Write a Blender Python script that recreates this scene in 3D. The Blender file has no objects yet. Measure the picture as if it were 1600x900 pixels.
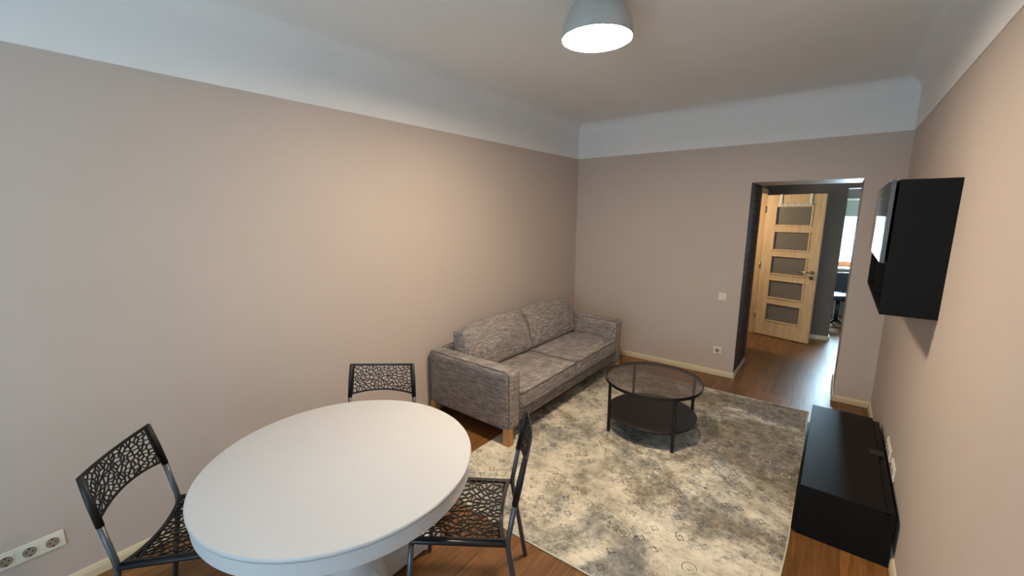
import bpy, bmesh, math, random
from mathutils import Vector, Matrix
random.seed(7)
S = bpy.context.scene
COL = S.collection
PI = math.pi

# ------------------------------------------------------------------ camera
CAM_H = 1.792
yaw, pitch, roll = 0.6636, 0.1790, 0.00126
F_PX = 649.2
cy, sy, cp, sp = math.cos(yaw), math.sin(yaw), math.cos(pitch), math.sin(pitch)
fw = Vector((-sy*cp, cy*cp, -sp)); rt = Vector((cy, sy, 0)); up = rt.cross(fw)
r2 = math.cos(roll)*rt + math.sin(roll)*up; u2 = -math.sin(roll)*rt + math.cos(roll)*up
cam = bpy.data.cameras.new('camera'); camo = bpy.data.objects.new('camera', cam); COL.objects.link(camo)
M = Matrix((r2, u2, -fw)).transposed().to_4x4(); M.translation = Vector((0, 0, CAM_H))
camo.matrix_world = M
cam.sensor_width = 36; cam.lens = F_PX/1600*36; cam.clip_start = 0.02
S.camera = camo

# ------------------------------------------------------------------ view, world, daylight
S.view_settings.view_transform = 'Standard'; S.view_settings.look = 'None'
S.view_settings.gamma = 1; S.view_settings.use_curve_mapping = False
S.view_settings.exposure = 1.36
S.cycles.max_bounces = 10; S.cycles.diffuse_bounces = 6; S.cycles.transparent_max_bounces = 16
S.cycles.sample_clamp_indirect = 6.0

W = bpy.data.worlds.new('world'); S.world = W; W.use_nodes = True
wn = W.node_tree.nodes; wl = W.node_tree.links
bg = wn['Background']
tc = wn.new('ShaderNodeTexCoord'); nz = wn.new('ShaderNodeTexNoise'); nz.inputs['Scale'].default_value = 60
nz.inputs['Detail'].default_value = 4
rp = wn.new('ShaderNodeValToRGB')
rp.color_ramp.elements[0].position = .38; rp.color_ramp.elements[0].color = (0.40, 0.76, 0.84, 1)
rp.color_ramp.elements[1].position = .62; rp.color_ramp.elements[1].color = (0.56, 0.84, 1.0, 1)
wl.new(tc.outputs['Generated'], nz.inputs['Vector']); wl.new(nz.outputs['Fac'], rp.inputs[0])
wl.new(rp.outputs[0], bg.inputs[0]); bg.inputs[1].default_value = 1.5

def area(name, loc, direction, sx, sy_, power, color, portal=False):
    l = bpy.data.lights.new(name, 'AREA'); l.shape = 'RECTANGLE'; l.size = sx; l.size_y = sy_
    l.energy = power; l.color = color
    if portal: l.cycles.is_portal = True
    o = bpy.data.objects.new(name, l); COL.objects.link(o); o.location = loc
    o.rotation_euler = Vector(direction).to_track_quat('-Z', 'Y').to_euler()
    return o
# room window behind the camera, and the window of the far room
area('daylight_room_window', (-.42, -2.43, 1.62), (.10, 1, .24), 1.35, 1.4, 17, (.56, .76, 1.0))
area('daylight_far_window', (0.25, 9.62, 1.5), (-.03, -1, -.25), 1.4, 1.2, 260, (.56, .81, 1.0))
# the lamp of the room that opens off the hall
area('lamp_light_side_room', (-1.8, 6.45, 1.9), (1.0, .1, -.5), .35, .35, 9, (1.0, .80, .56))

# ------------------------------------------------------------------ materials
def mat(name, col, rough=.5, metal=0, spec=.5, bump=None, var=None, coat=0):
    m = bpy.data.materials.new(name); m.use_nodes = True
    n, l = m.node_tree.nodes, m.node_tree.links
    b = n['Principled BSDF']
    b.inputs['Base Color'].default_value = (*col, 1); b.inputs['Roughness'].default_value = rough
    b.inputs['Metallic'].default_value = metal; b.inputs['Specular IOR Level'].default_value = spec
    b.inputs['Coat Weight'].default_value = coat
    t = n.new('ShaderNodeTexCoord')
    if var:
        sc, amt = var
        x = n.new('ShaderNodeTexNoise'); x.inputs['Scale'].default_value = sc; x.inputs['Detail'].default_value = 5
        l.new(t.outputs['Object'], x.inputs['Vector'])
        r = n.new('ShaderNodeValToRGB')
        r.color_ramp.elements[0].position = .3; r.color_ramp.elements[1].position = .7
        r.color_ramp.elements[0].color = (*[c*(1-amt) for c in col], 1)
        r.color_ramp.elements[1].color = (*[min(1, c*(1+amt)) for c in col], 1)
        l.new(x.outputs['Fac'], r.inputs[0]); l.new(r.outputs[0], b.inputs['Base Color'])
    if bump:
        sc, st = bump
        x = n.new('ShaderNodeTexNoise'); x.inputs['Scale'].default_value = sc; x.inputs['Detail'].default_value = 3
        l.new(t.outputs['Object'], x.inputs['Vector'])
        bp = n.new('ShaderNodeBump'); bp.inputs['Strength'].default_value = st; bp.inputs['Distance'].default_value = .002
        l.new(x.outputs['Fac'], bp.inputs['Height']); l.new(bp.outputs[0], b.inputs['Normal'])
    return m
def srgb(r, g, b):
    f = lambda v: (v/255/12.92) if v/255 <= .04045 else ((v/255+.055)/1.055)**2.4
    return (f(r), f(g), f(b))

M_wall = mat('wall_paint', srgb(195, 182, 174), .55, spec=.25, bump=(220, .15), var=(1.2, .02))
M_white = mat('ceiling_paint', srgb(233, 233, 234), .8, spec=.2, bump=(150, .15), var=(1.5, .02))
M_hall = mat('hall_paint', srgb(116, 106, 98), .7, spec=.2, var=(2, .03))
M_base = mat('skirting_paint', srgb(214, 200, 170), .45, var=(6, .03))
M_table = mat('table_lacquer', srgb(202, 203, 206), .32, spec=.4, var=(3, .01))
M_black = mat('black_plastic', srgb(20, 18, 18), .5, var=(60, .2))
M_rail = mat('black_rail', srgb(20, 22, 30), .3, spec=.6, var=(40, .1))
M_steel = mat('grey_steel', srgb(96, 98, 104), .38, metal=.6, var=(50, .08))
M_blackmetal = mat('black_metal', srgb(18, 17, 17), .4, var=(60, .15))
M_shelf = mat('dark_brown_board', srgb(28, 20, 18), .55, var=(8, .1))
M_bench = mat('blackbrown_veneer', srgb(12, 10, 10), .5, spec=.22, var=(12, .15), bump=(90, .1))
M_cab = mat('blackbrown_cabinet', srgb(15, 14, 14), .6, spec=.15, var=(12, .12), bump=(90, .1))
M_gloss = mat('glossy_black_door', srgb(62, 58, 54), .06, spec=.8, var=(3, .05))
M_plastic = mat('white_plastic', srgb(226, 222, 208), .35, var=(20, .02))
M_dark = mat('socket_hole', srgb(150, 136, 116), .6, var=(20, .1))
M_hole = mat('pin_hole', srgb(12, 10, 9), .7, var=(20, .1))
M_lampgrey = mat('lamp_shade_grey', srgb(176, 176, 174), .45, var=(10, .03))
M_chrome = mat('brushed_steel', srgb(170, 165, 158), .3, metal=1, var=(40, .05))
M_orange = mat('orange_wood', srgb(176, 104, 58), .4, var=(14, .12))
M_blind = mat('blind_cloth', srgb(150, 154, 140), .8, var=(90, .05))
M_frost = mat('frosted_glass', srgb(112, 104, 92), .35, spec=.5, var=(120, .08))
M_dkfab = mat('office_fabric', srgb(30, 32, 38), .6, var=(40, .1))
M_binding = mat('rug_binding', srgb(196, 190, 172), .9, var=(60, .08))

def glass(name, tint=(.9, .9, .9), rough=.0):
    m = bpy.data.materials.new(name); m.use_nodes = True
    n, l = m.node_tree.nodes, m.node_tree.links
    n.clear()
    o = n.new('ShaderNodeOutputMaterial'); mx = n.new('ShaderNodeMixShader')
    t = n.new('ShaderNodeBsdfTransparent'); g = n.new('ShaderNodeBsdfGlossy'); f = n.new('ShaderNodeLayerWeight'); f.inputs['Blend'].default_value = .5
    pw_ = n.new('ShaderNodeMath'); pw_.operation = 'POWER'; pw_.inputs[1].default_value = 5; ml_ = n.new('ShaderNodeMath'); ml_.operation = 'MULTIPLY_ADD'; ml_.inputs[1].default_value = .93; ml_.inputs[2].default_value = .05
    tcx = n.new('ShaderNodeTexCoord'); nn = n.new('ShaderNodeTexNoise'); nn.inputs['Scale'].default_value = 3
    r = n.new('ShaderNodeValToRGB')
    r.color_ramp.elements[0].color = (*[c*.98 for c in tint], 1); r.color_ramp.elements[1].color = (*tint, 1)
    l.new(tcx.outputs['Object'], nn.inputs['Vector']); l.new(nn.outputs['Fac'], r.inputs[0]); l.new(r.outputs[0], t.inputs[0])
    g.inputs['Roughness'].default_value = rough; l.new(f.outputs['Facing'], pw_.inputs[0]); l.new(pw_.outputs[0], ml_.inputs[0]); l.new(ml_.outputs[0], mx.inputs[0]); l.new(t.outputs[0], mx.inputs[1]); l.new(g.outputs[0], mx.inputs[2])
    l.new(mx.outputs[0], o.inputs[0])
    return m
M_glass = glass('window_glass', (.97, .98, .98))
M_tglass = glass('table_glass', (.80, .78, .77))

def emis(name, col, strength):
    m = bpy.data.materials.new(name); m.use_nodes = True
    b = m.node_tree.nodes['Principled BSDF']
    b.inputs['Base Color'].default_value = (.9, .9, .9, 1)
    b.inputs['Emission Color'].default_value = (*col, 1); b.inputs['Emission Strength'].default_value = strength
    return m
M_diff = emis('lamp_diffuser', (1.0, .81, .58), 76)

def wood(name, c1, c2, rough, plank=None, grain_axis='Y', joint=(.03, .02, .01)):
    m = bpy.data.materials.new(name); m.use_nodes = True
    n, l = m.node_tree.nodes, m.node_tree.links
    b = n['Principled BSDF']; b.inputs['Roughness'].default_value = rough
    t = n.new('ShaderNodeTexCoord'); mp = n.new('ShaderNodeMapping')
    s = {'Y': (22, 1.6, 22), 'X': (1.6, 22, 22), 'Z': (22, 22, 1.6)}[grain_axis]
    mp.inputs['Scale'].default_value = s
    l.new(t.outputs['Object'], mp.inputs['Vector'])
    x = n.new('ShaderNodeTexNoise'); x.inputs['Scale'].default_value = 1.6; x.inputs['Detail'].default_value = 6
    x.inputs['Roughness'].default_value = .6; x.inputs['Distortion'].default_value = .8
    r = n.new('ShaderNodeValToRGB')
    r.color_ramp.elements[0].position = .3; r.color_ramp.elements[0].color = (*c1, 1)
    r.color_ramp.elements[1].position = .7; r.color_ramp.elements[1].color = (*c2, 1)
    l.new(x.outputs['Fac'], r.inputs[0])
    if plank:
        pw, pl = plank
        m2 = n.new('ShaderNodeMapping'); m2.inputs['Rotation'].default_value = (0, 0, PI/2)
        l.new(t.outputs['Object'], m2.inputs['Vector'])
        br = n.new('ShaderNodeTexBrick'); br.inputs['Scale'].default_value = 1
        br.inputs['Brick Width'].default_value = pl; br.inputs['Row Height'].default_value = pw
        br.inputs['Mortar Size'].default_value = .0012; br.inputs['Mortar Smooth'].default_value = .3
        br.inputs['Color1'].default_value = (.74, .74, .74, 1); br.inputs['Color2'].default_value = (1.14, 1.12, 1.08, 1)
        br.inputs['Mortar'].default_value = (.38, .34, .30, 1); br.offset = .37
        l.new(m2.outputs[0], br.inputs['Vector'])
        # plank-wise shift of the grain
        ad = n.new('ShaderNodeVectorMath'); ad.operation = 'MULTIPLY_ADD'
        ad.inputs[1].default_value = (7, 7, 7)
        l.new(br.outputs['Color'], ad.inputs[0]); l.new(mp.outputs[0], ad.inputs[2]); l.new(ad.outputs[0], x.inputs['Vector'])
        mu = n.new('ShaderNodeMix'); mu.data_type = 'RGBA'; mu.blend_type = 'MULTIPLY'; mu.inputs[0].default_value = 1
        l.new(r.outputs[0], mu.inputs[6]); l.new(br.outputs['Color'], mu.inputs[7]); l.new(mu.outputs[2], b.inputs['Base Color'])
        bp = n.new('ShaderNodeBump'); bp.inputs['Strength'].default_value = .12; bp.inputs['Distance'].default_value = .002
        l.new(x.outputs['Fac'], bp.inputs['Height']); l.new(bp.outputs[0], b.inputs['Normal'])
    else:
        l.new(mp.outputs[0], x.inputs['Vector']); l.new(r.outputs[0], b.inputs['Base Color'])
    return m
M_floor = wood('oak_floor', srgb(94, 62, 33), srgb(144, 97, 52), .40, plank=(.19, 1.4))
M_oak = wood('oak_door_z', srgb(188, 154, 112), srgb(214, 184, 144), .4, grain_axis='Z')
M_leg = wood('oak_leg', srgb(168, 118, 70), srgb(196, 144, 92), .45, grain_axis='Z')

def fabric():
    m = bpy.data.materials.new('grey_woven_fabric'); m.use_nodes = True
    n, l = m.node_tree.nodes, m.node_tree.links
    b = n['Principled BSDF']; b.inputs['Roughness'].default_value = .95; b.inputs['Specular IOR Level'].default_value = .1
    b.inputs['Sheen Weight'].default_value = .15
    t = n.new('ShaderNodeTexCoord')
    outs = []
    for s in ((9, 9, 190), (190, 190, 9), (150, 9, 60), (9, 150, 60)):
        mp = n.new('ShaderNodeMapping'); mp.inputs['Scale'].default_value = s
        x = n.new('ShaderNodeTexNoise'); x.inputs['Scale'].default_value = 1; x.inputs['Detail'].default_value = 2
        x.inputs['Roughness'].default_value = .5
        l.new(t.outputs['Object'], mp.inputs['Vector']); l.new(mp.outputs[0], x.inputs['Vector']); outs.append(x)
    a = n.new('ShaderNodeMath'); a.operation = 'ADD'; l.new(outs[0].outputs['Fac'], a.inputs[0]); l.new(outs[1].outputs['Fac'], a.inputs[1])
    a2 = n.new('ShaderNodeMath'); a2.operation = 'ADD'; l.new(a.outputs[0], a2.inputs[0]); l.new(outs[2].outputs['Fac'], a2.inputs[1])
    a3 = n.new('ShaderNodeMath'); a3.operation = 'ADD'; l.new(a2.outputs[0], a3.inputs[0]); l.new(outs[3].outputs['Fac'], a3.inputs[1])
    d = n.new('ShaderNodeMath'); d.operation = 'DIVIDE'; d.inputs[1].default_value = 4; l.new(a3.outputs[0], d.inputs[0])
    r = n.new('ShaderNodeValToRGB')
    e = r.color_ramp.elements
    e[0].position = .37; e[0].color = (*srgb(84, 77, 77), 1); e[1].position = .63; e[1].color = (*srgb(182, 173, 166), 1)
    e2 = e.new(.5); e2.color = (*srgb(132, 124, 122), 1)
    l.new(d.outputs[0], r.inputs[0]); l.new(r.outputs[0], b.inputs['Base Color'])
    bp = n.new('ShaderNodeBump'); bp.inputs['Strength'].default_value = .4; bp.inputs['Distance'].default_value = .002
    l.new(d.outputs[0], bp.inputs['Height']); l.new(bp.outputs[0], b.inputs['Normal'])
    return m
M_fab = fabric()
M_pipe = mat('fabric_piping', srgb(88, 80, 80), .9, var=(200, .1))

def rug_mat():
    m = bpy.data.materials.new('distressed_rug_pile'); m.use_nodes = True
    n, l = m.node_tree.nodes, m.node_tree.links
    b = n['Principled BSDF']; b.inputs['Roughness'].default_value = .95; b.inputs['Specular IOR Level'].default_value = .1
    t = n.new('ShaderNodeTexCoord')
    def noise(scale, detail=6, rough=.6, dist=0, map_=None, off=None):
        x = n.new('ShaderNodeTexNoise'); x.inputs['Scale'].default_value = scale; x.inputs['Detail'].default_value = detail
        x.inputs['Roughness'].default_value = rough; x.inputs['Distortion'].default_value = dist
        mp = n.new('ShaderNodeMapping'); mp.inputs['Scale'].default_value = map_ or (1, 1, 1)
        mp.inputs['Location'].default_value = off or (0, 0, 0)
        l.new(t.outputs['Object'], mp.inputs['Vector']); l.new(mp.outputs[0], x.inputs['Vector'])
        return x.outputs['Fac']
    def ramp(fac, stops):
        r = n.new('ShaderNodeValToRGB'); e = r.color_ramp.elements
        e[0].position, e[0].color = stops[0][0], (*stops[0][1], 1)
        e[1].position, e[1].color = stops[-1][0], (*stops[-1][1], 1)
        for p, c in stops[1:-1]:
            q = e.new(p); q.color = (*c, 1)
        l.new(fac, r.inputs[0]); return r.outputs[0]
    def mth(op, a, bb):
        x = n.new('ShaderNodeMath'); x.operation = op
        for i, v in enumerate((a, bb)):
            if isinstance(v, (int, float)): x.inputs[i].default_value = v
            else: l.new(v, x.inputs[i])
        return x.outputs[0]
    def mix(f, a, bb):
        x = n.new('ShaderNodeMix'); x.data_type = 'RGBA'
        l.new(f, x.inputs[0])
        for i, v in ((6, a), (7, bb)):
            if isinstance(v, tuple): x.inputs[i].default_value = (*v, 1)
            else: l.new(v, x.inputs[i])
        return x.outputs[2]
    W0, K = (0, 0, 0), (1, 1, 1)
    cream = ramp(noise(3, 8, .7), [(.36, srgb(140, 133, 120)), (.5, srgb(198, 190, 174)), (.64, srgb(222, 214, 198))])
    taupe = ramp(noise(12, 8, .8, off=(3, 1, 0)), [(.36, srgb(66, 57, 46)), (.64, srgb(156, 142, 122))])
    blue = ramp(noise(13, 8, .8, off=(9, 4, 0)), [(.36, srgb(60, 62, 66)), (.64, srgb(150, 150, 146))])
    # large soft patches, more of them towards the +X/+Y border of the rug
    sx = n.new('ShaderNodeSeparateXYZ'); l.new(t.outputs['Object'], sx.inputs[0])
    grad = mth('ADD', mth('MULTIPLY', sx.outputs[0], .045), mth('MULTIPLY', sx.outputs[1], .055))
    hf = mth('MULTIPLY', mth('SUBTRACT', noise(38, 5, .7), .5), .26)
    p1 = mth('ADD', mth('ADD', noise(1.35, 10, .70, .7, (1, 1.25, 1), (1.7, 5.2, 0)), grad), hf)
    f1 = ramp(p1, [(.46, W0), (.58, (.9, .9, .9))])
    p2 = mth('ADD', noise(1.7, 10, .70, .6, (1.2, 1, 1), (7.1, 2.2, 0)), hf)
    f2 = ramp(p2, [(.50, W0), (.61, (.8, .8, .8))])
    c = mix(f1, cream, taupe); c = mix(f2, c, blue)
    # worn streaks across the width
    st = ramp(noise(1, 7, .75, 0, (9, 22, 1)), [(.53, W0), (.66, (.6, .6, .6))])
    c = mix(st, c, srgb(110, 100, 86))
    st2 = ramp(noise(1, 6, .75, 0, (26, 9, 1), (4, 4, 0)), [(.55, W0), (.72, (.5, .5, .5))])
    c = mix(st2, c, srgb(226, 216, 194))
    # faded flower heads and rings on a loose grid
    v = n.new('ShaderNodeTexVoronoi'); v.voronoi_dimensions = '2D'; v.inputs['Scale'].default_value = 7.5; v.inputs['Randomness'].default_value = .9
    l.new(t.outputs['Object'], v.inputs['Vector'])
    lc = n.new('ShaderNodeVectorMath'); lc.operation = 'SUBTRACT'
    sc6 = n.new('ShaderNodeVectorMath'); sc6.operation = 'SCALE'; sc6.inputs['Scale'].default_value = 1
    l.new(t.outputs['Object'], sc6.inputs[0]); l.new(sc6.outputs[0], lc.inputs[0]); l.new(v.outputs['Position'], lc.inputs[1])
    s2 = n.new('ShaderNodeSeparateXYZ'); l.new(lc.outputs[0], s2.inputs[0])
    ang = mth('ARCTAN2', s2.outputs[1], s2.outputs[0])
    ln = n.new('ShaderNodeVectorMath'); ln.operation = 'LENGTH'; l.new(lc.outputs[0], ln.inputs[0])
    rad = ln.outputs['Value']
    pet = mth('MULTIPLY', mth('ABSOLUTE', mth('COSINE', mth('MULTIPLY', ang, 2.0), 0), 0), .012)
    d1 = mth('ABSOLUTE', mth('SUBTRACT', mth('SUBTRACT', rad, pet), .011), 0)
    ring = mth('LESS_THAN', d1, .0035)
    mask = ramp(noise(4.2, 6, .7, off=(2, 8, 0)), [(.44, W0), (.54, (.9, .9, .9))])
    mm = mth('MULTIPLY', ring, mask)
    c = mix(mm, c, srgb(78, 80, 88))
    # larger octagon medallions
    v2 = n.new('ShaderNodeTexVoronoi'); v2.voronoi_dimensions = '2D'; v2.inputs['Scale'].default_value = 2.3; v2.inputs['Randomness'].default_value = .8
    l.new(t.outputs['Object'], v2.inputs['Vector'])
    l2 = n.new('ShaderNodeVectorMath'); l2.operation = 'SUBTRACT'; l.new(t.outputs['Object'], l2.inputs[0]); l.new(v2.outputs['Position'], l2.inputs[1])
    n2 = n.new('ShaderNodeVectorMath'); n2.operation = 'LENGTH'; l.new(l2.outputs[0], n2.inputs[0])
    rg = mth('LESS_THAN', mth('ABSOLUTE', mth('SUBTRACT', n2.outputs['Value'], .036), 0), .0026)
    rg2 = mth('LESS_THAN', mth('ABSOLUTE', mth('SUBTRACT', n2.outputs['Value'], .029), 0), .003)
    mk2 = ramp(noise(2.1, 5, .7, off=(6, 1, 0)), [(.46, W0), (.56, K)])
    c = mix(mth('MULTIPLY', mth('MULTIPLY', rg, .75), mk2), c, srgb(84, 82, 80)); c = mix(mth('MULTIPLY', mth('MULTIPLY', rg2, .5), mk2), c, srgb(226, 220, 200))
    # broken dark specks of the old ornament
    sp_ = ramp(noise(34, 3, .6, .8), [(.62, W0), (.67, (.85, .85, .85))])
    spm = ramp(noise(2.6, 5, .65, off=(5, 5, 0)), [(.47, W0), (.56, K)])
    c = mix(mth('MULTIPLY', sp_, spm), c, srgb(70, 68, 70))
    l.new(c, b.inputs['Base Color'])
    bp = n.new('ShaderNodeBump'); bp.inputs['Strength'].default_value = .3; bp.inputs['Distance'].default_value = .003
    l.new(noise(160, 2), bp.inputs['Height']); l.new(bp.outputs[0], b.inputs['Normal'])
    return m
M_rug = rug_mat()

def brick_mat():
    m = bpy.data.materials.new('dark_stone_relief'); m.use_nodes = True
    n, l = m.node_tree.nodes, m.node_tree.links
    b = n['Principled BSDF']; b.inputs['Roughness'].default_value = .8
    t = n.new('ShaderNodeTexCoord'); mp = n.new('ShaderNodeMapping'); mp.inputs['Rotation'].default_value = (0, PI/2, 0)
    cx = n.new('ShaderNodeCombineXYZ'); sx = n.new('ShaderNodeSeparateXYZ')
    l.new(t.outputs['Object'], sx.inputs[0]); l.new(sx.outputs[1], cx.inputs[0]); l.new(sx.outputs[2], cx.inputs[1])
    br = n.new('ShaderNodeTexBrick'); br.inputs['Scale'].default_value = 1
    br.inputs['Brick Width'].default_value = .25; br.inputs['Row Height'].default_value = .08; br.inputs['Mortar Size'].default_value = .008
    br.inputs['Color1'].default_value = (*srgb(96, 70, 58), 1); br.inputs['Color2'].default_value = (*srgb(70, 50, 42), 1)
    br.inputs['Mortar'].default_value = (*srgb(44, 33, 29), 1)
    l.new(cx.outputs[0], br.inputs['Vector']); l.new(br.outputs['Color'], b.inputs['Base Color'])
    return m
M_brick = brick_mat()

# ------------------------------------------------------------------ helpers
def obj(name, bm, m, parent=None, smooth=False, bevel=0, subsurf=0, seg=2):
    bmesh.ops.recalc_face_normals(bm, faces=bm.faces)
    me = bpy.data.meshes.new(name); bm.to_mesh(me); bm.free()
    for mm in (m if isinstance(m, (list, tuple)) else [m]): me.materials.append(mm)
    if smooth:
        for p in me.polygons: p.use_smooth = True
    o = bpy.data.objects.new(name, me); COL.objects.link(o)
    if parent: o.parent = parent
    if bevel:
        b = o.modifiers.new('bevel', 'BEVEL'); b.width = bevel; b.segments = seg; b.limit_method = 'ANGLE'
    if subsurf:
        s = o.modifiers.new('sub', 'SUBSURF'); s.levels = subsurf; s.render_levels = subsurf
    return o
def tag(o, label, cat, group=None):
    o['label'] = label; o['category'] = cat
    if group: o['group'] = group
    return o
def thing(name, label, cat, loc=(0, 0, 0), rz=0, group=None):
    o = bpy.data.objects.new(name, None); COL.objects.link(o); o.location = loc; o.rotation_euler = (0, 0, rz)
    o.empty_display_size = .1
    return tag(o, label, cat, group)
def dup(root, loc, rz, label):
    r = root.copy(); COL.objects.link(r); r.location = loc; r.rotation_euler = (0, 0, rz); r['label'] = label
    for ch in list(root.children):
        c = ch.copy(); COL.objects.link(c); c.parent = r
        for g in list(ch.children):
            e = g.copy(); COL.objects.link(e); e.parent = c
    return r
def struct(o):
    o['kind'] = 'structure'; return o
def box(bm, x0, y0, z0, x1, y1, z1):
    v = [bm.verts.new(p) for p in ((x0, y0, z0), (x1, y0, z0), (x1, y1, z0), (x0, y1, z0), (x0, y0, z1), (x1, y0, z1), (x1, y1, z1), (x0, y1, z1))]
    for f in ((3, 2, 1, 0), (4, 5, 6, 7), (0, 1, 5, 4), (1, 2, 6, 5), (2, 3, 7, 6), (3, 0, 4, 7)):
        bm.faces.new([v[i] for i in f])
def boxes(*bs):
    bm = bmesh.new()
    for b in bs: box(bm, *b)
    return bm
def tube(bm, pts, r, n=12, rs=None, caps=True):
    pts = [Vector(p) for p in pts]
    rings = []
    prev = None
    for i, p in enumerate(pts):
        if i == 0: d = pts[1]-pts[0]
        elif i == len(pts)-1: d = pts[-1]-pts[-2]
        else: d = (pts[i+1]-p).normalized()+(p-pts[i-1]).normalized()
        d.normalize()
        if prev is None:
            a = d.orthogonal().normalized()
        else:
            a = (prev-d*prev.dot(d)).normalized()
        prev = a; b = d.cross(a)
        rr = rs[i] if rs else r
        rings.append([bm.verts.new(p+rr*(math.cos(2*PI*k/n)*a+math.sin(2*PI*k/n)*b)) for k in range(n)])
    for i in range(len(rings)-1):
        for k in range(n):
            bm.faces.new((rings[i][k], rings[i][(k+1) % n], rings[i+1][(k+1) % n], rings[i+1][k]))
    if caps:
        bm.faces.new(rings[0][::-1]); bm.faces.new(rings[-1])
    return bm
def fillet(pts, r, n=5):
    """round the inner corners of a polyline"""
    pts = [Vector(p) for p in pts]; out = [pts[0]]
    for i in range(1, len(pts)-1):
        a, b, c = pts[i-1], pts[i], pts[i+1]
        d1 = (a-b).normalized(); d2 = (c-b).normalized()
        p, q = b+d1*r, b+d2*r
        for k in range(n+1):
            t = k/n; out.append((1-t)**2*p+2*t*(1-t)*b+t*t*q)
    out.append(pts[-1]); return out
def lathe(bm, prof, n=64, c=(0, 0), sx=1, sy=1):
    rings = []
    for r, z in prof:
        if r < 1e-6: rings.append([bm.verts.new((c[0], c[1], z))])
        else: rings.append([bm.verts.new((c[0]+r*sx*math.cos(2*PI*k/n), c[1]+r*sy*math.sin(2*PI*k/n), z)) for k in range(n)])
    for a, b in zip(rings, rings[1:]):
        for k in range(n):
            k2 = (k+1) % n
            if len(a) == 1 and len(b) == 1: continue
            if len(a) == 1: bm.faces.new((a[0], b[k], b[k2]))
            elif len(b) == 1: bm.faces.new((a[k], a[k2], b[0]))
            else: bm.faces.new((a[k], a[k2], b[k2], b[k]))
    return bm
def cyl(bm, r, z0, z1, c=(0, 0), n=32):
    return lathe(bm, [(0, z0), (r, z0), (r, z1), (0, z1)], n, c)
def sharp(o, ang=35):
    me = o.data
    for p in me.polygons: p.use_smooth = True
    bm = bmesh.new(); bm.from_mesh(me)
    for e in bm.edges:
        if len(e.link_faces) == 2 and e.calc_face_angle(0) > math.radians(ang): e.smooth = False
    bm.to_mesh(me); bm.free(); return o

# ------------------------------------------------------------------ room shell
XL, XR, YF, YB = -2.758, .403, 4.913, -2.3
ZP, ZC = 2.473, 2.895
YH = 5.58                       # back of the thick far wall
DX0, DX1, DZ = -.755, .125, 2.098

struct(obj('floor', boxes((-3.2, -1.3, -.12, 2.9, 9.8, 0)), M_floor))
struct(obj('wall_left', boxes((XL-.2, YB-.2, 0, XL, YH, 2.50)), M_wall))
struct(obj('wall_right', boxes((XR, YB-.2, 0, XR+.2, YF, 2.50)), M_wall))
struct(obj('wall_far', boxes((XL, YF, 0, DX0, YH, 2.50), (DX1, YF, 0, XR+.2, YH, 2.50), (DX0, YF, DZ, DX1, YH, 2.50)), M_wall))
# back wall with the window behind the camera
wx0, wx1, wz0, wz1 = -1.15, .32, .9, 2.35
struct(obj('wall_back', boxes((XL, YB-.2, 0, wx0, YB, 2.50), (wx1, YB-.2, 0, XR, YB, 2.50), (wx0, YB-.2, 0, wx1, YB, wz0), (wx0, YB-.2, wz1, wx1, YB, 2.50)), M_wall))
fr = []
for a in (wx0, (wx0+wx1)/2-.03, wx1-.06): fr.append((a, YB-.10, wz0, a+.06, YB-.04, wz1))
for z in (wz0, wz1-.06): fr.append((wx0, YB-.10, z, wx1, YB-.04, z+.06))
w1 = struct(obj('window_1', boxes(*fr), M_plastic, bevel=.005))
obj('window_pane', boxes((wx0+.05, YB-.075, wz0+.05, wx1-.05, YB-.067, wz1-.05)), M_glass, w1)
obj('window_sill', boxes((wx0-.05, YB-.02, wz0-.03, wx1+.05, YB+.12, wz0)), M_plastic, w1, bevel=.005)

def ceiling():
    bm = bmesh.new(); prof = [(0, ZP), (-.0, 2.80)]
    R = .12
    prof = [(-.001, ZP+.03), (-.001, ZP), (.006, ZP), (.006, ZC-R)]
    for k in range(1, 15):
        a = k/14*PI/2
        prof.append((.006+R-R*math.cos(a), ZC-R+R*math.sin(a)))
    rings = []
    for i, z in prof:
        rings.append([bm.verts.new(p) for p in ((XL+i, YB+i, z), (XR-i, YB+i, z), (XR-i, YF-i, z), (XL+i, YF-i, z))])
    for q, (a, b) in enumerate(zip(rings, rings[1:])):
        for k in range(4):
            bm.faces.new((a[k], a[(k+1) % 4], b[(k+1) % 4], b[k]))
    bm.faces.new(rings[-1])
    # outer shell
    t = [bm.verts.new(p) for p in ((XL-.2, YB-.2, ZC+.1), (XR+.2, YB-.2, ZC+.1), (XR+.2, YH, ZC+.1), (XL-.2, YH, ZC+.1))]
    b_ = [bm.verts.new(p) for p in ((XL-.2, YB-.2, ZP+.03), (XR+.2, YB-.2, ZP+.03), (XR+.2, YH, ZP+.03), (XL-.2, YH, ZP+.03))]
    for k in range(4):
        bm.faces.new((b_[k], b_[(k+1) % 4], t[(k+1) % 4], t[k]))
        bm.faces.new((rings[0][k], rings[0][(k+1) % 4], b_[(k+1) % 4], b_[k]))
    bm.faces.new(t)
    o = obj('ceiling', bm, M_white); struct(o)
    return sharp(o, 25)
ceiling()

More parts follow.
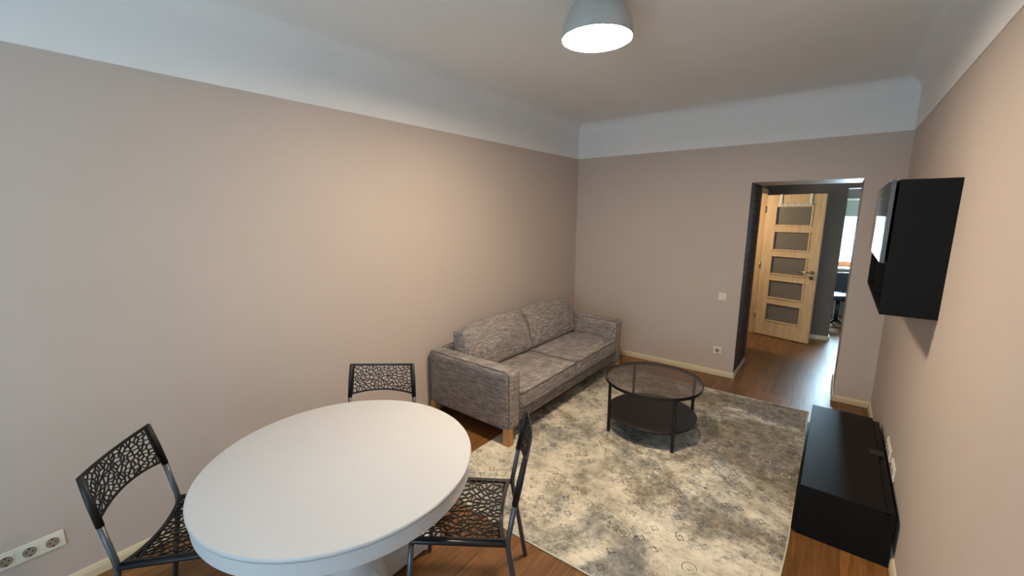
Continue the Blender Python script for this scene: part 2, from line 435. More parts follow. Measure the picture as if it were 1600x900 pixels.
def skirting(name, p0, p1, side):
    """board of 6 cm with a rounded shoulder, from p0 to p1, standing out towards 'side' """
    bm = bmesh.new(); sv = Vector(side)
    prof = [(0, 0), (.016, 0), (.016, .038), (.013, .048), (.009, .058), (0, .06)]
    rows = [[bm.verts.new(Vector((p[0], p[1], 0))+sv*a+Vector((0, 0, z))) for a, z in prof] for p in (p0, p1)]
    n = len(prof)
    for k in range(n):
        bm.faces.new((rows[0][k], rows[0][(k+1) % n], rows[1][(k+1) % n], rows[1][k]))
    bm.faces.new(rows[0]); bm.faces.new(rows[1])
    return struct(obj(name, bm, M_base))
skirting('baseboard_left', (XL, YB), (XL, YF), (1, 0, 0))
skirting('baseboard_right', (XR, YB), (XR, YF), (-1, 0, 0))
skirting('baseboard_far_left', (XL, YF), (DX0+.016, YF), (0, -1, 0))
skirting('baseboard_far_right', (DX1-.016, YF), (XR, YF), (0, -1, 0))
skirting('baseboard_jamb_left', (DX0, YF-.016), (DX0, YH), (1, 0, 0))
skirting('baseboard_jamb_right', (DX1, YF-.016), (DX1, YH), (-1, 0, 0))
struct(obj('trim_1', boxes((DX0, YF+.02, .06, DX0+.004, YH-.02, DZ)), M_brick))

# hall and the rooms beyond it
HY = 7.28
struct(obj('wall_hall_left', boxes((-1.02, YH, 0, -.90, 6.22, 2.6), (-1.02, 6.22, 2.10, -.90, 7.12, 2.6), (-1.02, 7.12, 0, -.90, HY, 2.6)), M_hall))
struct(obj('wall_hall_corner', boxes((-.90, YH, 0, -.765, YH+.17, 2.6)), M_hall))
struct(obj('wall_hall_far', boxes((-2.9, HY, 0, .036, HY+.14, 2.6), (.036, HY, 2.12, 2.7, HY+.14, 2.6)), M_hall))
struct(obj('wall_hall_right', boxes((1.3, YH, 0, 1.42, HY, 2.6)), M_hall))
struct(obj('ceiling_hall', boxes((-2.9, YH, 2.6, 2.7, 9.8, 2.7)), M_white))
struct(obj('wall_side_room', boxes((-2.9, YH, 0, -2.78, HY, 2.6)), M_wall))
struct(obj('wall_hall_near', boxes((-2.78, YH, 0, -1.02, YH+.05, 2.6), (XR+.2, YH, 0, 1.3, YH+.05, 2.6)), M_wall))
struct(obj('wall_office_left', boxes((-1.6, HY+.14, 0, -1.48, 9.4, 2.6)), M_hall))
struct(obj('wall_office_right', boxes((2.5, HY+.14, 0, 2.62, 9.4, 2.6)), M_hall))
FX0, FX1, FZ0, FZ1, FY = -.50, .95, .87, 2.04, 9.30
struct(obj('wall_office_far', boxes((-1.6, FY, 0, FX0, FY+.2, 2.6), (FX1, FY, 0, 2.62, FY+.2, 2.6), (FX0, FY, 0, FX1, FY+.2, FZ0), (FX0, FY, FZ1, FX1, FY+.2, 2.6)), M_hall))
w2 = struct(obj('window_2', boxes((FX0, FY+.02, FZ0, FX1, FY+.08, FZ0+.09), (FX0, FY+.02, FZ1-.05, FX1, FY+.08, FZ1), (FX0, FY+.02, FZ0, FX0+.012, FY+.08, FZ1), (FX1-.05, FY+.02, FZ0, FX1, FY+.08, FZ1)), M_orange, bevel=.004))
obj('window_pane', boxes((FX0+.01, FY+.045, FZ0+.05, FX1-.04, FY+.052, FZ1-.04)), M_glass, w2)
obj('window_sill', boxes((FX0-.03, FY-.12, FZ0-.03, FX1+.03, FY+.02, FZ0)), M_plastic, w2, bevel=.004)
rb = thing('roller_blind', 'grey green roller blind half drawn over the far room window', 'blind', (.225, FY-.01, 1.74))
obj('blind_cloth', boxes((-.71, 0, 0, .71, .004, .28)), M_blind, rb)
bm = bmesh.new(); tube(bm, [(-.71, 0, .285), (.71, 0, .285)], .016, 16); obj('blind_tube', bm, M_plastic, rb, smooth=True)
skirting('baseboard_hall', (-.90, HY), (.052, HY), (0, -1, 0))
skirting('baseboard_hall_end', (.036, HY-.016), (.036, HY+.14), (1, 0, 0))

# glazed oak door standing open in front of the hall's end wall
def glazed_door():
    hx, hy = -.868, 7.055; ang = math.atan2(6.872-7.055, -.18+.868)
    d = bpy.data.objects.new('door_1', None); COL.objects.link(d); struct(d)
    d.location = (hx, hy, 0); d.rotation_euler = (0, 0, ang)
    Lw, Hh, t = .712, 2.045, .04
    st = .135; n = 5; top, bot = .16, .235
    ph = .262; gap = (Hh-top-bot-n*ph)/(n-1)
    zs = [bot+i*(ph+gap) for i in range(n)]
    bs = [(0, 0, .012, st, t, Hh), (Lw-st, 0, .012, Lw, t, Hh), (st, 0, .012, Lw-st, t, bot), (st, 0, Hh-top, Lw-st, t, Hh)]
    for i in range(n-1): bs.append((st, 0, zs[i]+ph, Lw-st, t, zs[i+1]))
    obj('door_leaf', boxes(*bs), M_oak, d, bevel=.002)
    for z in zs:
        g = obj('glass_panel', boxes((st-.002, t/2-.004, z-.002, Lw-st+.002, t/2+.004, z+ph+.002)), M_frost, d)
        g['label'] = 'frosted glass panel'
        b = .020
        obj('glazing_bead', boxes((st-b/2, -.008, z-b/2, st+b/2, t+.004, z+ph+b/2), (Lw-st-b/2, -.008, z-b/2, Lw-st+b/2, t+.004, z+ph+b/2),
            (st+b/2, -.008, z-b/2, Lw-st-b/2, t+.004, z+b/2), (st+b/2, -.008, z+ph-b/2, Lw-st-b/2, t+.004, z+ph+b/2)), M_oak, d, bevel=.004)
    zc = 1.0; xh = Lw-.055
    bm = bmesh.new()
    tube(bm, fillet([(xh, 0, zc), (xh, -.05, zc), (xh-.14, -.055, zc)], .015), .009, 12)
    lathe_m = bmesh.new()
    h = obj('door_handle', bm, M_chrome, d, smooth=True); lathe_m.free()
    for z in (zc, zc-.075):
        bm = bmesh.new(); tube(bm, [(xh, .0, z), (xh, -.010, z)], .024, 24); obj('handle_rose', bm, M_chrome, h)
    bm = bmesh.new(); tube(bm, [(xh, -.010, zc-.075), (xh, -.022, zc-.075)], .009, 14); obj('lock_knob', bm, M_chrome, h)
    for z in (.25, 1.0, 1.8):
        bm = bmesh.new(); tube(bm, [(-.004, -.006, z), (-.004, -.006, z+.09)], .008, 10); obj('hinge', bm, M_chrome, d, smooth=True)
    # hook rack hung over the top of the leaf
    r = thing('over_door_rack', 'white hook rack hung over the top of the glazed oak door', 'hook rack', (hx, hy, 0), ang)
    for x in (.17, .53):
        bm = bmesh.new()
        box(bm, x, -.014, Hh-.125, x+.028, -.010, Hh+.004); box(bm, x, -.014, Hh+.001, x+.028, t+.008, Hh+.005); box(bm, x, t+.004, Hh-.03, x+.028, t+.008, Hh+.005)
        obj('bracket', bm, M_plastic, r)
    obj('hook_rail', boxes((.165, -.022, Hh-.150, .562, -.014, Hh-.118)), M_plastic, r, bevel=.002)
    for k in range(5):
        x = .20+k*.081
        bm = bmesh.new(); tube(bm, fillet([(x, -.022, Hh-.132), (x, -.045, Hh-.138), (x, -.048, Hh-.118)], .006, 4), .005, 8)
        obj('hook', bm, M_chrome, r, smooth=True)
glazed_door()
# casing of that doorway, in the hall's left wall
struct(obj('door_2', boxes((-.91, 6.16, 0, -.885, 6.24, 2.12), (-.925, 7.085, 0, -.872, 7.15, 2.12), (-.91, 6.16, 2.06, -.885, 7.15, 2.13), (-1.03, 6.20, 0, -.90, 6.22, 2.08), (-1.03, 7.10, 0, -.90, 7.12, 2.08)), M_oak, bevel=.002))

# office furniture seen through the gap
dk = thing('desk', 'white desk under the window of the far room', 'desk', (.75, 8.95, 0))
obj('desktop', boxes((-.72, -.30, .72, .72, .30, .745)), M_table, dk, bevel=.003)
for sx_ in (-1, 1):
    for s_ in (-1, 1):
        obj('leg', boxes((sx_*.66-.02, s_*.26-.02, 0, sx_*.66+.02, s_*.26+.02, .72)), M_table, dk)
oc = thing('office_chair', 'black swivel office chair at the white desk in the far room', 'chair', (.10, 8.35, 0), .5)
bm = bmesh.new(); box(bm, -.23, -.22, .45, .23, .22, .53); obj('seat', bm, M_dkfab, oc, bevel=.03, seg=4)
bm = bmesh.new(); box(bm, -.21, -.26, .60, .21, -.21, .90); obj('backrest', bm, M_dkfab, oc, bevel=.02, seg=4)
bm = bmesh.new(); tube(bm, fillet([(0, -.05, .44), (0, -.27, .44), (0, -.265, .75)], .05), .018, 10); obj('back_bar', bm, M_blackmetal, oc, smooth=True)
bm = bmesh.new(); tube(bm, [(0, 0, .08), (0, 0, .46)], .028, 14); obj('column', bm, M_blackmetal, oc, smooth=True)
for k in range(5):
    a = 2*PI*k/5
    bm = bmesh.new(); tube(bm, [(0, 0, .10), (.27*math.cos(a), .27*math.sin(a), .065)], .02, 10, rs=[.026, .016])
    f = obj('foot', bm, M_blackmetal, oc, smooth=True)
    bm = bmesh.new(); cx_, cy_ = .27*math.cos(a), .27*math.sin(a)
    tube(bm, [(cx_-.022*math.sin(a), cy_+.022*math.cos(a), .03), (cx_+.022*math.sin(a), cy_-.022*math.cos(a), .03)], .03, 16); obj('castor', bm, M_blackmetal, f)

# ------------------------------------------------------------------ rug
RX0, RX1, RY0, RY1 = -2.0, -.036, 1.645, 4.44
def rug():
    r = thing('area_rug', 'cream and grey distressed vintage pattern rug under the coffee table', 'rug', ((RX0+RX1)/2, (RY0+RY1)/2, 0))
    hx, hy = (RX1-RX0)/2, (RY1-RY0)/2
    bm = bmesh.new(); nx, ny = 40, 56
    def z(x, y): return .008
    def edge(x, y):
        wob = .006*math.sin(3.1*y+1)+.003*math.sin(9*y); wob2 = .008*math.sin(2.3*x)+.004*math.sin(7*x)
        return (x+wob*(abs(x)/hx)**4*(1 if x > 0 else .5), y+wob2*(abs(y)/hy)**4)
    g = [[bm.verts.new((*edge(-hx+2*hx*i/nx, -hy+2*hy*j/ny), .008)) for j in range(ny+1)] for i in range(nx+1)]
    for i in range(nx):
        for j in range(ny): bm.faces.new((g[i][j], g[i+1][j], g[i+1][j+1], g[i][j+1]))
    obj('pile', bm, M_rug, r)
    per = [g for g in []]
    pts = []
    for i in range(nx+1): pts.append((*edge(-hx+2*hx*i/nx, -hy), .0048))
    for j in range(1, ny+1): pts.append((*edge(hx, -hy+2*hy*j/ny), .0048))
    for i in range(1, nx+1): pts.append((*edge(hx-2*hx*i/nx, hy), .0048))
    for j in range(1, ny+1): pts.append((*edge(-hx, hy-2*hy*j/ny), .0048))
    bm = bmesh.new(); tube(bm, pts, .0048, 8); obj('binding', bm, M_binding, r, smooth=True)
    # woven border line
rug()

# ------------------------------------------------------------------ sofa
def cushion_bm(lx, ly, lz, r, bulge, n=14, sag=0.0, wob=0, seed=0):
    """rounded, puffed box centred at 0; bulge on +z/-z faces"""
    rnd = random.Random(seed)
    ph = [rnd.uniform(0, 6) for _ in range(6)]
    bm = bmesh.new(); bmesh.ops.create_cube(bm, size=2)
    bmesh.ops.subdivide_edges(bm, edges=bm.edges[:], cuts=n, use_grid_fill=True)
    hx, hy, hz = lx/2, ly/2, lz/2
    for v in bm.verts:
        u, w, t = v.co
        # denser sampling at the edges
        f = lambda q: math.copysign(abs(q)**.75, q)
        u, w, t = f(u), f(w), f(t)
        p = Vector((u*hx, w*hy, t*hz))
        c = Vector((max(-hx+r, min(hx-r, p.x)), max(-hy+r, min(hy-r, p.y)), max(-hz+r, min(hz-r, p.z))))
        d = p-c
        if d.length > 1e-9: p = c+d.normalized()*r if d.length > r or True else p
        prof = (1-abs(u)**2.5)*(1-abs(w)**2.5)
        p.z += bulge*prof*t
        p.z += wob*(math.sin(5*p.x+ph[0])*math.cos(6*p.y+ph[1])+.5*math.sin(11*p.x+ph[2]+7*p.y))*(1 if t > .3 else 0)
        v.co = p
    return bm
def xf(bm, mat_):
    bmesh.ops.transform(bm, matrix=mat_, verts=bm.verts); return bm
def roundrect(cx, cz, hx, hz, r, n=6):
    pts = []
    for (sx_, sz_, a0) in ((1, 1, 0), (-1, 1, PI/2), (-1, -1, PI), (1, -1, 3*PI/2)):
        for k in range(n+1):
            a = a0+k/n*PI/2
            pts.append((cx+sx_*(hx-r)+r*math.cos(a), cz+sz_*(hz-r)+r*math.sin(a)))
    return pts
def sofa():
    s = thing('sofa', 'grey woven fabric sofa with two seat cushions and oak legs against the left wall', 'sofa', (-1.82, 2.29, 0))
    # local: x back into -x (0 .. -.90), y along (0 .. 2.06)
    L, D = 2.06, .90
    aw = .15
    for name, y0 in (('armrest', 0), ('armrest', L-aw)):
        bm = cushion_bm(D, aw, .485, .035, 0, 12)
        xf(bm, Matrix.Translation((-D/2, y0+aw/2, .13+.2425)))
        a = obj(name, bm, M_fab, s, smooth=True)
        for yy in (y0+.012, y0+aw-.012):
            pr = roundrect(-D/2, .3725, D/2-.008, .2425-.008, .04)
            bm = bmesh.new(); tube(bm, [(p, yy, q) for p, q in pr+[pr[0]]], .0035, 6, caps=False); obj('piping', bm, M_pipe, a, smooth=True)
    obj('seat_base', boxes((-D+.03, aw-.005, .14, -.035, L-aw+.005, .27)), M_fab, s, bevel=.02, seg=3)
    obj('back_frame', boxes((-D, aw-.005, .14, -D+.14, L-aw+.005, .62)), M_fab, s, bevel=.03, seg=3)
    cw = (L-2*aw)/2
    for k in (0, 1):
        bm = cushion_bm(.70, cw-.006, .155, .032, .022, 14, wob=.0015, seed=k)
        for v in bm.verts:                      # soft front lip
            pass
        xf(bm, Matrix.Translation((-.335, aw+cw*(k+.5), .262+.0775)))
        c = obj('seat_cushion', bm, M_fab, s, smooth=True)
        for zz in (.405, .275):
            pr = roundrect(-.335, aw+cw*(k+.5), .35-.003, (cw-.006)/2-.003, .035)
            bm = bmesh.new(); tube(bm, [(p, q, zz) for p, q in pr+[pr[0]]], .0035, 6, caps=False); obj('piping', bm, M_pipe, c, smooth=True)
    for k in (0, 1):
        bm = cushion_bm(cw+.01, .43, .19, .045, .045, 16, wob=.006, seed=5+k)
        def slump(p):                            # slumped top corners
            if p.y > 0: p.y -= .022*(abs(p.x)/(cw/2))**3*(p.y/.2)
            if p.y > 0: p.z *= 1-.30*(p.y/.215)
            return p
        for v in bm.verts: v.co = slump(v.co.copy())
        # stand the cushion up: local y -> up, local z -> +x (front)
        R_ = Matrix(((0, 0, 1), (1, 0, 0), (0, 1, 0))).to_4x4()
        tilt = Matrix.Rotation(math.radians(-14), 4, 'Y')
        xf(bm, Matrix.Translation((-.635, aw+cw*(k+.5)+(-.012 if k == 0 else .004), .615)) @ tilt @ R_)
        T_ = Matrix.Translation((-.635, aw+cw*(k+.5)+(-.012 if k == 0 else .004), .615)) @ tilt @ R_
        bc = obj('back_cushion', bm, M_fab, s, smooth=True)
        pr = roundrect(0, 0, (cw+.01)/2-.012, .215-.012, .06)
        bm = bmesh.new(); tube(bm, [T_ @ slump(Vector((p, q, .082))) for p, q in pr+[pr[0]]], .0035, 6, caps=False); obj('piping', bm, M_pipe, bc, smooth=True)
    for x, fl in ((-.035, .009), (-D+.035, 0)):
        for y in (.035, L-.035):
            obj('leg', boxes((x-.03, y-.03, fl, x+.03, y+.03, .15)), M_leg, s, bevel=.003)
sofa()

# ------------------------------------------------------------------ coffee table
def coffee():
    t = thing('coffee_table', 'round glass topped coffee table with black metal legs on the patterned rug', 'coffee table', (-1.075, 3.265, 0))
    R0 = .382; zt = .45
    bm = bmesh.new(); lathe(bm, [(0, zt-.006), (R0-.006, zt-.006), (R0-.006, zt), (0, zt)], 96)
    g = obj('glass_top', bm, M_tglass, t); g['label'] = 'clear smoked glass disc'
    bm = bmesh.new(); n = 96
    lathe(bm, [(R0-.012, zt-.022), (R0, zt-.022), (R0, zt+.002), (R0-.005, zt+.002), (R0-.005, zt-.006), (R0-.012, zt-.006), (R0-.012, zt-.022)], n)
    sharp(obj('top_ring', bm, M_blackmetal, t))
    bm = bmesh.new(); lathe(bm, [(0, .148), (.352, .148), (.355, .151), (.355, .163), (.352, .166), (0, .166)], 96)
    sharp(obj('lower_shelf', bm, M_shelf, t))
    for k in range(4):
        a = PI/4+k*PI/2+.0; x, y = .366*math.cos(a), .366*math.sin(a)
        bm = bmesh.new(); cyl(bm, .0125, .009, zt-.02, (x, y), 20)
        l = sharp(obj('leg', bm, M_blackmetal, t))
        bm = bmesh.new(); x2, y2 = .352*math.cos(a), .352*math.sin(a)
        cyl(bm, .018, .144, .150, (x2, y2), 16); obj('shelf_clip', bm, M_blackmetal, l)
coffee()

# ------------------------------------------------------------------ dining table
def dining_table():
    t = thing('dining_table', 'round white dining table with moulded edge on a pedestal foot', 'table', (-1.61, .858, 0), 0)
    R0 = .558
    bm = bmesh.new()
    prof = [(0, .712), (R0-.006, .712), (R0-.002, .714), (R0-.002, .721), (R0-.009, .722), (R0-.009, .7265), (R0, .7275), (R0, .735), (R0-.003, .739), (R0-.007, .740), (0, .740)]
    lathe(bm, prof, 160); sharp(obj('tabletop', bm, M_table, t), 30)
    # the closed split of the extending top
    bm = bmesh.new(); lathe(bm, [(R0-.035, .655), (R0-.010, .655), (R0-.008, .657), (R0-.008, .712), (R0-.035, .712), (R0-.035, .655)], 160)
    sharp(obj('apron', bm, M_table, t), 30)
    bm = bmesh.new()
    prof = [(0, .05), (.15, .05), (.155, .10), (.14, .15), (.105, .19), (.085, .23), (.08, .30), (.09, .36), (.11, .42), (.11, .45), (.085, .48), (.075, .54), (.09, .60), (.13, .64), (.14, .66), (.14, .70), (0, .70)]
    lathe(bm, prof, 40); sharp(obj('pedestal', bm, M_table, t), 40)
    obj('bearer', boxes((-.47, -.05, .665, .47, .05, .711), (-.05, -.47, .665, .05, .47, .711)), M_table, t, bevel=.003)
    for k in range(4):
        a = k*PI/2
        # ogee foot: profile in (d, z), width .09
        top = [(0, .20), (.13, .185), (.18, .15), (.23, .105), (.30, .085), (.42, .078), (.485, .074), (.50, .062)]
        bot = [(.50, .0), (.40, .0), (.38, .012), (0, .012)]
        pr = top+bot
        bm = bmesh.new()
        rows = [[bm.verts.new((d, s_*.046, z)) for d, z in pr] for s_ in (-1, 1)]
        n = len(pr)
        for i in range(n):
            bm.faces.new((rows[0][i], rows[0][(i+1) % n], rows[1][(i+1) % n], rows[1][i]))
        bm.faces.new(rows[0]); bm.faces.new(rows[1])
        xf(bm, Matrix.Rotation(a, 4, 'Z'))
        obj('foot', bm, M_table, t, bevel=.005)
dining_table()

# ------------------------------------------------------------------ chairs with pierced panels
def clip(poly, nx, ny, c):
    """keep nx*x+ny*y <= c"""
    out = []
    for i in range(len(poly)):
        p, q = poly[i], poly[(i+1) % len(poly)]
        dp, dq = nx*p[0]+ny*p[1]-c, nx*q[0]+ny*q[1]-c
        if dp <= 0: out.append(p)
        if dp*dq < 0:
            t = dp/(dp-dq); out.append((p[0]+t*(q[0]-p[0]), p[1]+t*(q[1]-p[1])))
    return out
def inset(poly, t):
    res = poly[:]
    n = len(poly)
    for i in range(n):
        p, q = poly[i], poly[(i+1) % n]
        dx, dy = q[0]-p[0], q[1]-p[1]; L = math.hypot(dx, dy)
        if L < 1e-7: continue
        nx, ny = dy/L, -dx/L      # outward for ccw
        res = clip(res, nx, ny, nx*p[0]+ny*p[1]-t)
        if len(res) < 3: return None
    return res
def cells(w, h, count, seed):
    rnd = random.Random(seed)
    nx = max(1, round(math.sqrt(count*w/h))); ny = max(1, round(count/nx))
    pts = [((i+.5+rnd.uniform(-.48, .48)+(.5 if j % 2 else 0)*.6)/nx*w, (j+.5+rnd.uniform(-.48, .48))/ny*h) for i in range(nx) for j in range(ny)]
    pts = [(min(max(x, .001), w-.001), y) for x, y in pts]
    out = []
    for i, p in enumerate(pts):
        poly = [(0, 0), (w, 0), (w, h), (0, h)]
        near = sorted((q for q in pts if q is not p), key=lambda q: (q[0]-p[0])**2+(q[1]-p[1])**2)[:24]
        for q in near:
            nx_, ny_ = q[0]-p[0], q[1]-p[1]; L = math.hypot(nx_, ny_)
            if L < 1e-6: continue
            nx_, ny_ = nx_/L, ny_/L
            poly = clip(poly, nx_, ny_, nx_*(p[0]+q[0])/2+ny_*(p[1]+q[1])/2)
            if len(poly) < 3: break
        if len(poly) >= 3:
            # split the large cells once, as in the crackle pattern
            out.append(poly)
    res = []
    for poly in out:
        a = sum(poly[i][0]*poly[(i+1) % len(poly)][1]-poly[(i+1) % len(poly)][0]*poly[i][1] for i in range(len(poly)))/2
        if a > 1.15*w*h/len(out):
            cx = sum(p[0] for p in poly)/len(poly); cy_ = sum(p[1] for p in poly)/len(poly); th = rnd.uniform(0, PI)
            nx_, ny_ = math.cos(th), math.sin(th); c = nx_*cx+ny_*cy_
            for q in (clip(poly, nx_, ny_, c), clip(poly, -nx_, -ny_, -c)):
                if len(q) >= 3: res.append(q)
        else: res.append(poly)
    return res
def pierced(w, h, mx, my0, my1, count, strut, thick, fmap, seed):
    """panel w x h in flat coordinates, pierced inside the margins; fmap(x, y, off) -> 3D"""
    bm = bmesh.new()
    iw, ih = w-2*mx, h-my0-my1
    def V(x, y, o): return bm.verts.new(fmap(x, y, o))
    for poly in cells(iw, ih, count, seed):
        P_ = [(x+mx, y+my0) for x, y in poly]
        q = inset(P_, strut/2)
        if q:
            ded = [q[0]]
            for p in q[1:]:
                if math.hypot(p[0]-ded[-1][0], p[1]-ded[-1][1]) > 2e-4: ded.append(p)
            if math.hypot(ded[0][0]-ded[-1][0], ded[0][1]-ded[-1][1]) < 2e-4: ded.pop()
            q = ded if len(ded) >= 3 else None
        for off in (0, thick):
            if not q:
                bm.faces.new([V(x, y, off) for x, y in P_]); continue
            cx = sum(p[0] for p in q)/len(q); cy_ = sum(p[1] for p in q)/len(q)
            A = [(math.atan2(y-cy_, x-cx), V(x, y, off)) for x, y in P_]
            B = [(math.atan2(y-cy_, x-cx), V(x, y, off)) for x, y in q]
            A.sort(key=lambda k: k[0]); B.sort(key=lambda k: k[0])
            i = j = 0; na, nb = len(A), len(B)
            while i < na or j < nb:
                a0, b0 = A[i % na][1], B[j % nb][1]
                ta = A[(i+1) % na][0]+(2*PI if i+1 >= na else 0) if i < na else 1e9
                tb = B[(j+1) % nb][0]+(2*PI if j+1 >= nb else 0) if j < nb else 1e9
                if ta <= tb:
                    bm.faces.new((a0, A[(i+1) % na][1], b0)); i += 1
                else:
                    bm.faces.new((a0, B[(j+1) % nb][1], b0)); j += 1
        if q:
            lo = [V(x, y, 0) for x, y in q]; hi = [V(x, y, thick) for x, y in q]
            for k in range(len(q)):
                k2 = (k+1) % len(q); bm.faces.new((lo[k], lo[k2], hi[k2], hi[k]))
    # solid margins
    def strip(x0, y0, x1, y1, nx_, ny_):
        for i in range(nx_):
            for j in range(ny_):
                xa, xb = x0+(x1-x0)*i/nx_, x0+(x1-x0)*(i+1)/nx_
                ya, yb = y0+(y1-y0)*j/ny_, y0+(y1-y0)*(j+1)/ny_
                vs = [V(x, y, o) for o in (0, thick) for x, y in ((xa, ya), (xb, ya), (xb, yb), (xa, yb))]
                bm.faces.new(vs[3::-1]); bm.faces.new(vs[4:])
                for k in range(4):
                    if (k == 0 and j == 0) or (k == 2 and j == ny_-1) or (k == 3 and i == 0) or (k == 1 and i == nx_-1):
                        k2 = (k+1) % 4; bm.faces.new((vs[k], vs[k2], vs[k2+4], vs[k+4]))
    strip(0, 0, w, my0, 24, 1); strip(0, h-my1, w, h, 24, 1)
    strip(0, my0, mx, h-my1, 2, 8); strip(w-mx, my0, w, h-my1, 2, 8)
    bmesh.ops.remove_doubles(bm, verts=bm.verts, dist=1e-5)
    return bm
BACK_W, SEAT_W = .43, .42
ZB0, ZB1 = .628, .83
def up_y(z):   # y of the back upright at height z
    return -.205-.075*(z-.45)/.38
def back_map(x, y, off):
    u = x/BACK_W*2-1; v = y/.215
    arch = .026*(1-u*u)
    z = (ZB0+arch)+(ZB1-ZB0-arch)*v - .010*(1-u*u)*v
    yy = up_y(z)-.028*(1-u*u)-.002
    return Vector((u*BACK_W/2*(1.01-.06*v), yy+off, z))
def seat_map(x, y, off):
    u = x/SEAT_W*2-1; v = y/.40
    z = .452-.022*(1-u*u)-(.012*max(0, (v-.85)/.15)**2)
    return Vector((u*SEAT_W/2*(.96+.04*v), -.20+y+.022*(1-u*u)*(1-v)*(1-v), z-off))
def make_chair(loc, rz, label):
    c = thing('dining_chair', label, 'chair', loc, rz, 'dining chairs around the white table')
    sharp(obj('seat', pierced(SEAT_W, .40, .014, .016, .018, 160, .0058, .006, seat_map, 3), M_black, c), 40)
    sharp(obj('backrest', pierced(BACK_W, .215, .026, .009, .013, 100, .0050, .005, back_map, 11), M_black, c), 40)
    for s_ in (-1, 1):
        x = s_*.207
        bm = bmesh.new(); tube(bm, fillet([(s_*.212, -.278, 0), (x, -.207, .44), (s_*.206, up_y(.64), .64)], .03), .0115, 14)
        l = obj('rear_leg', bm, M_steel, c, smooth=True)
        bm = bmesh.new(); tube(bm, [(s_*.206, up_y(.62), .62), (s_*.2025, up_y(.72), .72), (s_*.1965, up_y(.826), .826)], .0135, 12, rs=[.0135, .0135, .011])
        obj('backrest_sleeve', bm, M_black, c, smooth=True)
        bm = bmesh.new(); tube(bm, [(s_*.209, .196, .425), (s_*.213, .236, 0)], .0115, 14); obj('front_leg', bm, M_steel, c, smooth=True)
        bm = bmesh.new(); tube(bm, fillet([(x, -.205, .436), (s_*.207, .19, .436), (s_*.209, .199, .415)], .012), .012, 12); obj('seat_rail', bm, M_rail, c, smooth=True)
    bm = bmesh.new(); tube(bm, [(-.200, .175, .424), (.200, .175, .424)], .009, 10); obj('crossbar', bm, M_rail, c, smooth=True)
    bm = bmesh.new(); tube(bm, [(-.200, -.17, .424), (.200, -.17, .424)], .009, 10); obj('crossbar', bm, M_rail, c, smooth=True)
    return c
ch = make_chair((-2.086, .448, 0), math.atan2(-.644, .765), 'black pierced dining chair beside the wall sockets, left of the table')
dup(ch, (-2.064, 1.282, 0), math.atan2(-.629, -.778), 'black pierced dining chair behind the table, facing the camera, next to the sofa arm')
dup(ch, (-1.232, 1.226, 0), math.atan2(.817, -.578), 'black pierced dining chair right of the table at the corner of the rug')

# ------------------------------------------------------------------ low bench and wall cabinet
def bench():
    y0, y1, H = 2.64, 3.89, .302
    L = y1-y0
    b = thing('media_bench', 'low black-brown media bench on the floor by the right wall', 'bench', (0, y0, 0))
    obj('top_board', boxes((-.017, .0, H-.02, .345, L, H)), M_bench, b, bevel=.0015)
    obj('rear_board', boxes((.350, .018, H-.034, .382, L-.02, H-.014)), M_bench, b)
    obj('side_panel', boxes((-.014, 0.0, .0, .382, .018, H-.0205)), M_bench, b, bevel=.001)
    obj('side_panel', boxes((-.014, L-.018, .0, .382, L, H-.0205)), M_bench, b, bevel=.001)
    obj('bottom_board', boxes((0, .018, .03, .375, L-.018, .048)), M_bench, b)
    obj('middle_shelf', boxes((0, .018, .155, .375, L-.018, .172)), M_bench, b)
    obj('back_panel', boxes((.372, .018, .048, .380, L-.018, H-.04)), M_bench, b)
    w = (L-.004)/2
    for k in (0, 1):
        d = obj('drawer_front', boxes((-.034, .002+k*w, .012, -.016, k*w+w-.002, .150)), M_bench, b, bevel=.0015)
    cc = obj('cable_outlet', boxes((.30, .63, H, .372, .70, H+.004)), M_blackmetal, b, bevel=.001)
bench()
def cabinet():
    x0, x1, y0, y1, z0, z1 = .197, XR, 2.68, 3.90, 1.303, 1.947
    c = thing('wall_cabinet', 'black wall cabinet with a glossy flap door hung on the right wall', 'cabinet', (0, y0, z0))
    L, Hh = y1-y0, z1-z0; t = .018
    obj('side_panel', boxes((x0, 0, 0, x1, t, Hh)), M_cab, c, bevel=.001)
    obj('side_panel', boxes((x0, L-t, 0, x1, L, Hh)), M_cab, c, bevel=.001)
    obj('top_panel', boxes((x0, t, Hh-t, x1, L-t, Hh)), M_cab, c)
    obj('bottom_panel', boxes((x0, t, 0, x1, L-t, t)), M_cab, c)
    obj('shelf', boxes((x0+.004, t, .235, x1, L-t, .253)), M_cab, c)
    obj('divider', boxes((x0+.004, L/2-.009, t, x1, L/2+.009, .235)), M_cab, c)
    obj('back_panel', boxes((x1-.008, t, t, x1, L-t, Hh-t)), M_cab, c)
    bm = boxes((0, 0, .252, .018, L-.004, Hh-.001)); xf(bm, Matrix.Rotation(-.0078, 4, 'Z')); xf(bm, Matrix.Translation((.1675, .002, 0)))
    d = obj('flap_door', bm, M_gloss, c, bevel=.001)
    d['label'] = 'glossy flap door'
cabinet()

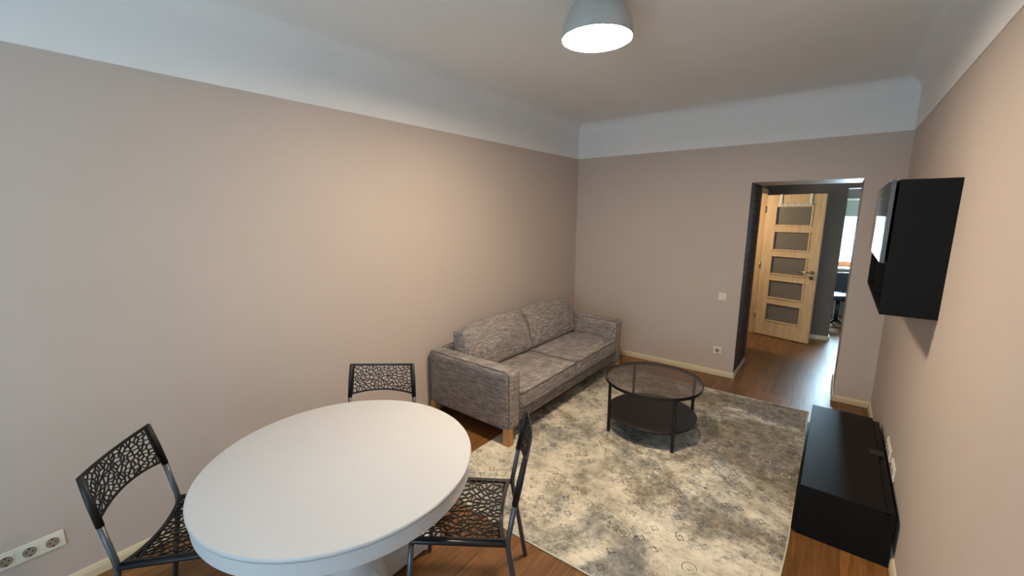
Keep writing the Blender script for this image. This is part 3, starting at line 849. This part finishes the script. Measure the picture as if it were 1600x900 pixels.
# ------------------------------------------------------------------ ceiling lamp
def lamp():
    cx, cy_, zb = -1.118, 2.152, 2.69
    t = thing('ceiling_lamp', 'grey dome ceiling lamp with glowing round diffuser', 'lamp', (cx, cy_, zb))
    R0 = .186; Hh = ZC-zb
    prof = [(R0, 0)]
    for k in range(1, 13):
        a = k/12*PI/2*.97; prof.append((.05+(R0-.05)*math.cos(a)**.95, Hh*.96*math.sin(a)**1.05))
    prof.append((.052, Hh)); prof.append((0, Hh)); 
    inner = [(R0-.006, 0)]
    bm = bmesh.new(); lathe(bm, [(R0-.005, .03), (R0-.005, 0)]+prof, 72); sharp(obj('lamp_shade', bm, M_lampgrey, t), 50)
    bm = bmesh.new(); lathe(bm, [(0, .008), (R0-.0055, .008), (R0-.0055, .024), (0, .024)], 72)
    d = obj('diffuser', bm, M_diff, t, smooth=True); d['label'] = 'glowing white diffuser'
lamp()

# ------------------------------------------------------------------ sockets and switch
def socket_face(bm_rings, parent, cx, cz):
    """European socket in the local XZ plane facing -Y"""
    bm = bmesh.new(); m = Matrix.Translation((cx, 0, cz)) @ Matrix.Rotation(PI/2, 4, 'X')
    lathe(bm, [(.0225, .010), (.0225, .0135), (.0200, .0135), (.0195, .0120), (.0, .0118)], 32); xf(bm, m)
    s_ = sharp(obj('socket', bm, M_dark, parent)); s_['label'] = 'round socket well'
    bm = bmesh.new()
    for dx in (-.0095, .0095): cyl(bm, .003, .0119, .0128, (dx, 0), 12)
    box(bm, -.003, .014, .0119, .003, .019, .014); box(bm, -.003, -.019, .0119, .003, -.014, .014)
    xf(bm, m); obj('pin_holes', bm, M_hole, s_)
def outlet(label, cat, loc, rz, n, kind='power_outlet', group=None):
    o = thing(kind, label, cat, loc, rz, group)
    w = .081+.071*(n-1)
    obj('cover_plate', boxes((-w/2, -.009, -.0405, w/2, 0, .0405)), M_plastic, o, bevel=.004, seg=3)
    for k in range(n):
        cx = (k-(n-1)/2)*.071
        if kind == 'power_outlet':
            obj('insert', boxes((cx-.0275, -.0118, -.0275, cx+.0275, -.008, .0275)), M_plastic, o, bevel=.003)
            socket_face(None, o, cx, 0)
        else:
            obj('rocker', boxes((cx-.0275, -.013, -.0275, cx+.0275, -.008, .0275)), M_plastic, o, bevel=.002)
    return o
outlet('cream triple socket strip low on the left wall beside the chair', 'socket', (XL, -.054, .268), PI/2, 3)
outlet('white light switch on the far wall, left of the hall opening', 'switch', (-.928, YF, .899), 0, 1, 'light_switch')
outlet('white single socket low on the far wall under the light switch', 'socket', (-.929, YF, .287), 0, 1)
outlet('white wall socket plate behind the bench, farther from the camera', 'socket', (XR, 3.37, .322), -PI/2, 3)
outlet('white wall socket plate behind the bench, nearer to the camera', 'socket', (XR, 3.095, .322), -PI/2, 2)
